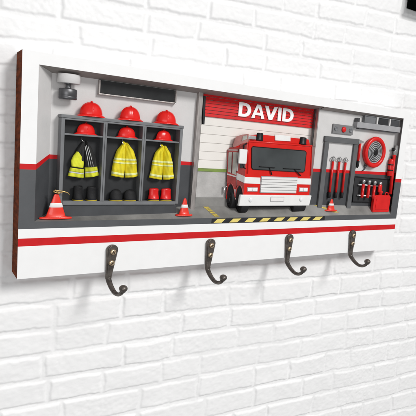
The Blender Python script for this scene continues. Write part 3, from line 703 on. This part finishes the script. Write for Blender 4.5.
# bumper
a = at(239.8, 195.0, 0); b = at(309.8, 204.2, 0); bz0 = at(239, 206.2, 0.0).z; bz1 = at(242, 194.8, 0).z
mb = MB(); mb.prism([Vector(v) for v in ((a.x + .004, .002, bz0), (b.x, .002, bz0), (b.x + .012, .002, bz1), (a.x + .010, .002, bz1))], [Vector(v) for v in ((a.x - .001, .018, bz0), (b.x, .04, bz0), (b.x + .012, .04, bz1), (a.x + .005, .018, bz1))], 'truckwhite')
bu = mb.build('bumper', fe, 0.005, segs=3)
mb = MB(); a = at(271, 197.0, 0); b = at(283.6, 201.4, 0); mb.box(a.x, b.x, -.0008, .003, b.z, a.z, 'coneband'); pl = mb.build('number_plate', bu, 0.0008)
mb = MB(); P = [Vector((x, -.0008, z)) for x, z in ((a.x, a.z), (b.x, a.z), (b.x, b.z), (a.x, b.z), (a.x, a.z))]; mb.tube(P, .0011, 'midgrey', 6); mb.build('plate_edge', bu)
for px, py in ((250.7, 200), (301.2, 199.4)):
    c = at(px, py, 0); mb = MB(); mb.lathe([(.013, .003), (.013, -.001), (.010, -.0035), (.0003, -.005)], 'lamp', tuple(c), axis='y', n=24); mb.build('fog_light', bu)
# roof
mb = MB(); mb.plate([(249.3, 136.4), (260.0, 134.4), (308.8, 139.4), (310.2, 145.0), (249.6, 141.2)], .022, .055, 'truckred'); rf = mb.build('roof_bar', fe, 0.003)
mb = MB(); mb.plate([(275.2, 134.6), (290.6, 136.0), (290.6, 141.4), (275.4, 140.4)], .016, .024, 'truckwhite'); mb.build('white_sign_panel', rf, 0.001)
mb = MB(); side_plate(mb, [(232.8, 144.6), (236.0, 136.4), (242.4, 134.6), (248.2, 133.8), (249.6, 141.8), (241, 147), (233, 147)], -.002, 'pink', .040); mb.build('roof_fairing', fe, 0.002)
mb = MB(); side_plate(mb, [(242.8, 136.2), (246.8, 135.2), (247.2, 139.0), (242.0, 141)], .001, 'sideglass', .01); mb.build('fairing_window', fe, 0.001)
mb = MB(); mb.plate([(248.8, 136.0), (256.4, 136.3), (256.4, 139.6), (248.8, 139.2)], .010, .024, 'chrome'); mb.build('roof_lamp', fe, 0.002)
for px, yt, yb, w in ((259.6, 132.8, 140.6, 6.9), (302.8, 137.20000000000002, 144.6, 6.9)):
    a = at(px, yb, .018); b = at(px, yt, .018); r = (at(px + w / 2, yb, .018).x - at(px - w / 2, yb, .018).x) / 2; h = b.z - a.z
    mb = MB(); mb.lathe([(r, 0), (r, h * .15), (r * .92, h * .2), (r * .88, h * .85), (r * .8, h * .97), (r * .5, h)], 'black', (a.x, .020, a.z), sy=.6, n=32); mb.build('beacon', fe)
# mirror
mb = MB(); a = at(240.2, 149, .004); b = at(246.6, 164, .004)
mb.box(a.x, b.x, .004, .016, b.z, a.z, 'truckwhite'); mr = mb.build('mirror', fe, 0.004, segs=3)
mb = MB(); mb.tube([at(243.5, 149, .012), at(244, 145, .016), at(247, 143.4, D0 + .004)], .0045, 'black', 8); mb.tube([at(243.2, 164, .012), at(243.6, 167.4, .016), at(246, 169, D0 + .002)], .003, 'black', 8); mb.build('mirror_arm', mr)
mb = MB(); mb.tube([on_side(224.4, 186.4, .010), on_side(224.4, 193, .010)], .0052, 'chrome', 10); mb.tube([on_side(224.6, 187.4, .010), on_side(227.4, 186.4, .001)], .0026, 'chrome', 8); mb.build('rear_step', fe)

# ---------------------------------------------------------------- right wall equipment
# door frame
p = at(340, 205, DR); df = thing('door_frame', (p.x, DR, zf(p.x, DR)), 'plain grey doorway frame standing round the three hanging bars', 'door frame')
d = DR - .014; zt1 = at(327, 136.0, d).z; t = .037
lx = at(324.0, 170, d).x; rx_ = at(353.6, 170, d).x
mb = MB(); mb.box(lx - .018, lx + t - .016, d, DR - .0005, .285, zt1 - t, 'frameg'); mb.build('jamb', df, 0.002)
mb = MB(); mb.box(rx_ - t + .016, rx_ + .018, d, DR - .0005, .285, zt1 - t, 'frameg'); mb.build('jamb', df, 0.002)
mb = MB(); mb.box(lx - .022, rx_ + .022, d - .002, DR - .0005, zt1 - t + .0003, zt1, 'frameg'); mb.build('lintel', df, 0.002)
# bars
def make_bar():
    r = thing('pike_pole', (0, 0, 0), '', 'pole', 'red hooked poles hanging in the grey doorway')
    mb = MB(); mb.tube([(0, 0, -.012), (0, 0, -.205)], .0078, 'red', 14); mb.build('shaft', r)
    mb = MB(); mb.tube([(0, 0, -.204), (0, 0, -.222), (0, 0, -.240)], [.0112, .0118, .010], 'rubber', 14); mb.build('grip', r)
    mb = MB(); mb.tube([(0, 0, -.014), (0, 0, .020)], .0052, 'toolsteel', 10)
    mb.tube([(-.017, 0, .010), (-.020, 0, .001), (-.008, 0, -.006), (0, 0, -.002)], .0036, 'toolsteel', 8); mb.tube([(.017, 0, .012), (.021, 0, .003), (.009, 0, -.006), (0, 0, -.002)], .0036, 'toolsteel', 8)
    mb.tube([(-.010, 0, .012), (0, 0, .020), (.009, 0, .014)], .0032, 'toolsteel', 8)
    mb.build('hook_head', r); return r
pp = make_bar()
for i, (px, py) in enumerate(((333.3, 159.6), (339.6, 160.2), (345.8, 160.8))):
    o = pp if i == 0 else dup(pp, (0, 0, 0)); P = at(px, py, DR - .012); o.location = P
    bot = at(px - 4.6, 197.6, DR - .012).z; o.scale = (1, 1, (P.z - bot) / .238)
    o['label'] = ('red pole with silver hooked head, nearest the fire engine of the three in the doorway', 'red pole with silver hooked head, middle one of the three in the doorway', 'red pole with silver hooked head, nearest the hose reel of the three in the doorway')[i]
# rail that the poles hang from
# call panel
p = at(343.6, 129.6, DR - .01); ap = thing('alarm_panel', tuple(p), 'small grey alarm panel with a red button above the doorway', 'alarm panel')
a = at(333.6, 123.8, DR - .01); b = at(352.8, 135.0, DR - .01); zc = p.z
mb = MB(); mb.box(a.x, b.x, DR - .010, DR - .0005, zc - .030, zc + .030, 'panelg'); mb.build('plate', ap, 0.002)
mb = MB(); mb.lathe([(.019, 0), (.019, -.004), (.015, -.009), (.0003, -.010)], 'red', (p.x, DR - .010, p.z), axis='y', n=28); mb.build('button', ap)
for x in (a.x * .72 + p.x * .28, b.x * .72 + p.x * .28):
    mb = MB(); mb.lathe([(.015, 0), (.015, -.003), (.011, -.0035), (.009, -.002), (.0003, -.002)], 'steel', (x, DR - .010, p.z), axis='y', n=24); mb.build('dial', ap)
# shelf with bins
p = at(380, 130, .02); sh = thing('wall_shelf', tuple(p), 'grey wall shelf with upright dividers in the upper right corner', 'shelf')
a = at(357.0, 127.0, .012); b = at(402.0, 132.6, .012); x1_ = min(b.x, 2.542); zt_ = at(357, 121.6, .012).z; zb2 = a.z - .003
mb = MB(); mb.box(a.x, x1_, .012, DR - .0005, zb2, zt_, 'midgrey'); mb.build('shelf_board', sh, 0.002)
mb = MB(); mb.box(a.x + .03, x1_ - .02, .018, DR - .0005, zb2 - .006, zb2 - .0003, 'grey'); mb.build('underside_rail', sh)
for x in (at(377.2, 120, .02).x, at(389.8, 121, .02).x): 
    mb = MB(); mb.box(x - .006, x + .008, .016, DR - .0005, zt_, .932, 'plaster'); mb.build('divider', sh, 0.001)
mb = MB(); mb.box(a.x + .004, a.x + .022, .014, DR - .0005, zt_, zt_ + .026, 'darkmetal'); mb.build('end_bracket', sh, 0.001)
xs_ = [at(362.5, 118, .03).x, at(377, 120, .03).x - .012, at(389.6, 121, .03).x - .012, x1_ + .0]
for i in range(3):
    t = thing('storage_bin', (lerp(xs_[i], xs_[i + 1], .5), .03, zt_), ('grey storage bin in the left bay of the upper wall shelf', 'dark storage bin in the middle bay of the upper wall shelf', 'dark storage bin in the right bay of the upper wall shelf')[i], 'storage bin', 'storage bins on the upper wall shelf')
    mb = MB(); x0 = xs_[i] + .016; x9 = xs_[i + 1] - .010
    mb.poly([(x0, zt_ + .0005), (x9, zt_ + .0005), (x9, zt_ + .044), (x0, zt_ + .044)], .022, DR - .002, ('steel', 'locker_in', 'grey')[i]); mb.build('bin_body', t, 0.002)
    mb = MB(); mb.box(x0 - .003, x9 + .003, .019, DR - .002, zt_ + .0443, zt_ + .050, 'steel'); mb.build('lid', t, 0.001)
# hose reel
c = at(375.6, 152.4, .012); hr = thing('hose_reel', tuple(c), 'round red hose reel with grey coiled hose on the wall', 'hose reel')
Rr = .107
mb = MB(); mb.lathe([(Rr * .90, DR - .001), (Rr * .97, .030), (Rr, .020), (Rr * .985, .012), (Rr * .93, .007), (Rr * .80, .006), (Rr * .74, .010), (Rr * .715, .017), (Rr * .70, .026)], 'red', (c.x, 0, c.z), axis='y', n=64); mb.build('rim', hr)
mb = MB(); prof = [(Rr * .73, .0262)]
for k in range(9):
    r0 = Rr * (.70 - k * .058); r1 = r0 - Rr * .058
    for s in range(5): a_ = math.pi * s / 4; prof.append(((r0 + r1) / 2 + (r0 - r1) / 2 * math.cos(a_) * .98, .020 - .0055 * math.sin(a_) - k * .0004))
mb.lathe(prof, 'ringlight', (c.x, 0, c.z), axis='y', n=56, m_of=lambda j: 'ringlight' if ((j - 1) // 5) % 2 == 0 else 'ringdark'); mb.build('coiled_hose', hr)
mb = MB(); mb.lathe([(Rr * .22, .022), (Rr * .21, .010), (Rr * .16, .007), (Rr * .08, .006), (.0003, .006)], 'black', (c.x, 0, c.z), axis='y', n=28); mb.build('hub', hr)
p = at(365.5, 166, DR - .008)
mb = MB(); mb.tube([p + Vector((.03, 0, .022)), p + Vector((.006, -.004, .016)), p + Vector((-.012, -.002, .012)), p, p + Vector((-.004, 0, -.022)), p + Vector((-.022, 0, -.032))], .004, 'darkmetal', 8)
mb.lathe([(.009, 0), (.011, .004), (.011, .010), (.006, .014)], 'darkmetal', tuple(p + Vector((-.004, -.002, -.008))), n=14); mb.build('nozzle', hr)
# hammer / hanging tool left of the reel
def px_tool(name, label, cat, head, top, bot, tip, r=.0085, d=DR - .012):
    P = at(*head, d); t = thing(name, tuple(P), label, cat)
    mb = MB(); mb.tube([at(*top, d), at(*bot, d)], r, 'red', 12); mb.build('handle', t)
    return t, P
t, P = px_tool('hand_axe', 'small red handled axe with silver head hanging left of the hose reel', 'axe', (360.8, 142.6), (360.2, 143.5), (358.0, 161.5), (357, 167))
mb = MB(); mb.tube([at(358.1, 160.8, DR - .012), at(357.4, 166, DR - .012), at(357.1, 168, DR - .012)], [.0105, .0100, .004], 'rubber', 12); mb.build('grip', t)
mb = MB(); mb.poly([(P.x - .024, P.z + .012), (P.x - .006, P.z + .016), (P.x + .020, P.z + .010), (P.x + .022, P.z - .003), (P.x + .004, P.z - .004), (P.x - .010, P.z - .008), (P.x - .026, P.z - .010)], DR - .019, DR - .006, 'toolsteel'); mb.build('head', t, 0.002)
# tall tool at far right
t, P = px_tool('fire_axe', 'long red handled axe with silver head standing against the wall at the far right', 'axe', (395.6, 150), (394.2, 155), (390.2, 194), (390, 194), .0115, .016)
mb = MB(); a = at(393.6, 146.6, .016); mb.poly([(P.x - .008, P.z - .045), (P.x + .018, P.z - .038), (P.x + .024, P.z + .002), (P.x + .018, P.z + .030), (P.x + .002, P.z + .034), (P.x - .004, P.z + .006), (P.x - .016, P.z - .012)], .010, .022, 'toolsteel'); mb.build('head', t, 0.003)
mb = MB(); mb.tube([at(393.0, 150.6, .03), at(393.4, 148.4, .022)], .008, 'black', 12); mb.build('wall_clip', t)
# red cylinder
P = at(390.2, 176, .024); ex = thing('fire_extinguisher', tuple(P), 'slim red extinguisher with dark bands fixed beside the hose reel', 'fire extinguisher')
top = at(391.0, 158.8, .024); h = top.z - P.z; x = P.x
mb = MB(); r = .024; mb.lathe([(r * .9, 0), (r, .004), (r, h * .9), (r * .8, h * .97), (r * .4, h)], 'red', (x - .004, .026, P.z), sy=.7, n=32); mb.build('cylinder', ex)
mb = MB()
for f in (.30, .62): mb.lathe([(r + .0008, 0), (r + .003, .001), (r + .003, .008), (r + .0008, .009)], 'black', (x - .004, .026, P.z + h * f), sy=.7, n=32)
mb.build('band', ex)
mb = MB(); mb.lathe([(.007, 0), (.007, .010), (.011, .012), (.009, .018)], 'black', (x - .004, .026, P.z + h), n=16); mb.build('valve', ex)
# tool board
p = at(370, 204, DR); tb = thing('tool_rack', (p.x, DR, p.z), 'dark tool board with two silver rails below the hose reel', 'tool rack')
mb = MB(); mb.plate([(354.6, 176.8), (391.2, 180.2), (388.6, 203.0), (352.6, 201.8)], DR - .006, DR - .0005, 'locker_in'); mb.build('board', tb, 0.001)
mb = MB(); P = [at(x, y, DR - .007) for x, y in ((354.6, 176.6), (391, 180), (388.6, 203), (352.6, 201.8), (354.6, 176.6))]; mb.tube(P, .0035, 'black', 8); mb.build('edge', tb)
for a, b in (((358.8, 184.6), (381.5, 186.6)), ((358.0, 195.2), (377.5, 196.4))):
    mb = MB(); A, B = at(*a, DR - .018), at(*b, DR - .018); mb.tube([A, B], .0058, 'chrome', 12)
    for q in (A, B): mb.tube([q, q + Vector((0, .014, 0))], .004, 'chrome', 8)
    mb.build('rail', tb)
def make_tool():
    r = thing('hand_tool', (0, 0, 0), '', 'tool', 'red handled tools on the silver rails')
    mb = MB(); mb.tube([(0, 0, -.012), (0, 0, -.085), (0, 0, -.104)], [.0100, .0112, .0095], 'red', 12); mb.build('handle', r)
    mb = MB(); mb.lathe([(.007, -.014), (.0078, -.004), (.013, .002), (.0150, .010), (.011, .019), (.0003, .022)], 'toolsteel', n=18, sy=.7); mb.build('head', r); return r
tl = make_tool(); names = ['leftmost', 'second from left', 'third from left']
for i, (px, py) in enumerate(((363.6, 182.6), (369.3, 183.2), (374.8, 183.8))):
    o = tl if i == 0 else dup(tl, (0, 0, 0)); o.location = at(px, py, DR - .028); o['label'] = 'red handled hand tool with round silver head, ' + names[i] + ' on the silver rails'
P = at(380.6, 183.4, .016); tk = thing('red_flask', tuple(P), 'short thick red flask with silver cap just above the red canister', 'flask')
mb = MB(); mb.lathe([(.016, -.062), (.018, -.056), (.018, -.018), (.013, -.010), (.009, -.008)], 'red', tuple(P), n=28, sy=.6); mb.build('body', tk)
mb = MB(); mb.lathe([(.010, -.0078), (.0135, -.006), (.0135, .006), (.006, .010), (.0003, .011)], 'chrome', tuple(P), n=22, sy=.7); mb.build('cap', tk)
# canister
a = at(374.6, 197, .006); b = at(388.8, 211.6, .006); z0 = zf(a.x, .012) + .001
cz1 = at(375, 195.2, .006).z
cb = thing('fuel_canister', ((a.x + b.x) / 2, .02, z0), 'bright red square canister with spout standing on the floor in the right corner', 'canister')
mb = MB(); mb.poly([(a.x, z0), (b.x, z0), (b.x + .002, cz1 - .012), (b.x - .012, cz1), (a.x + .014, cz1), (a.x + .001, cz1 - .010)], .006, .030, 'red'); bod = mb.build('body', cb, 0.004, segs=3)
mb = MB(); mb.poly([(a.x + .022, z0 + .02), (b.x - .018, z0 + .02), (b.x - .018, cz1 - .028), (a.x + .022, cz1 - .028)], .0035, .0065, 'red'); mb.build('embossed_panel', cb, 0.002)
P = at(380.4, 195.4, .016); mb = MB(); mb.lathe([(.016, 0), (.016, .016), (.019, .018), (.019, .030), (.013, .032)], 'red', (P.x, .018, cz1 - .002), n=24, sy=.6); mb.build('spout', cb)
mb = MB(); mb.tube([(b.x - .052, .018, cz1), (b.x - .046, .018, cz1 + .018), (b.x - .022, .018, cz1 + .016), (b.x - .016, .018, cz1)], .0045, 'red', 10); mb.build('handle', cb)

for o in list(COL.objects):
    for k in ('_base', 'w'):
        if k in o: del o[k]
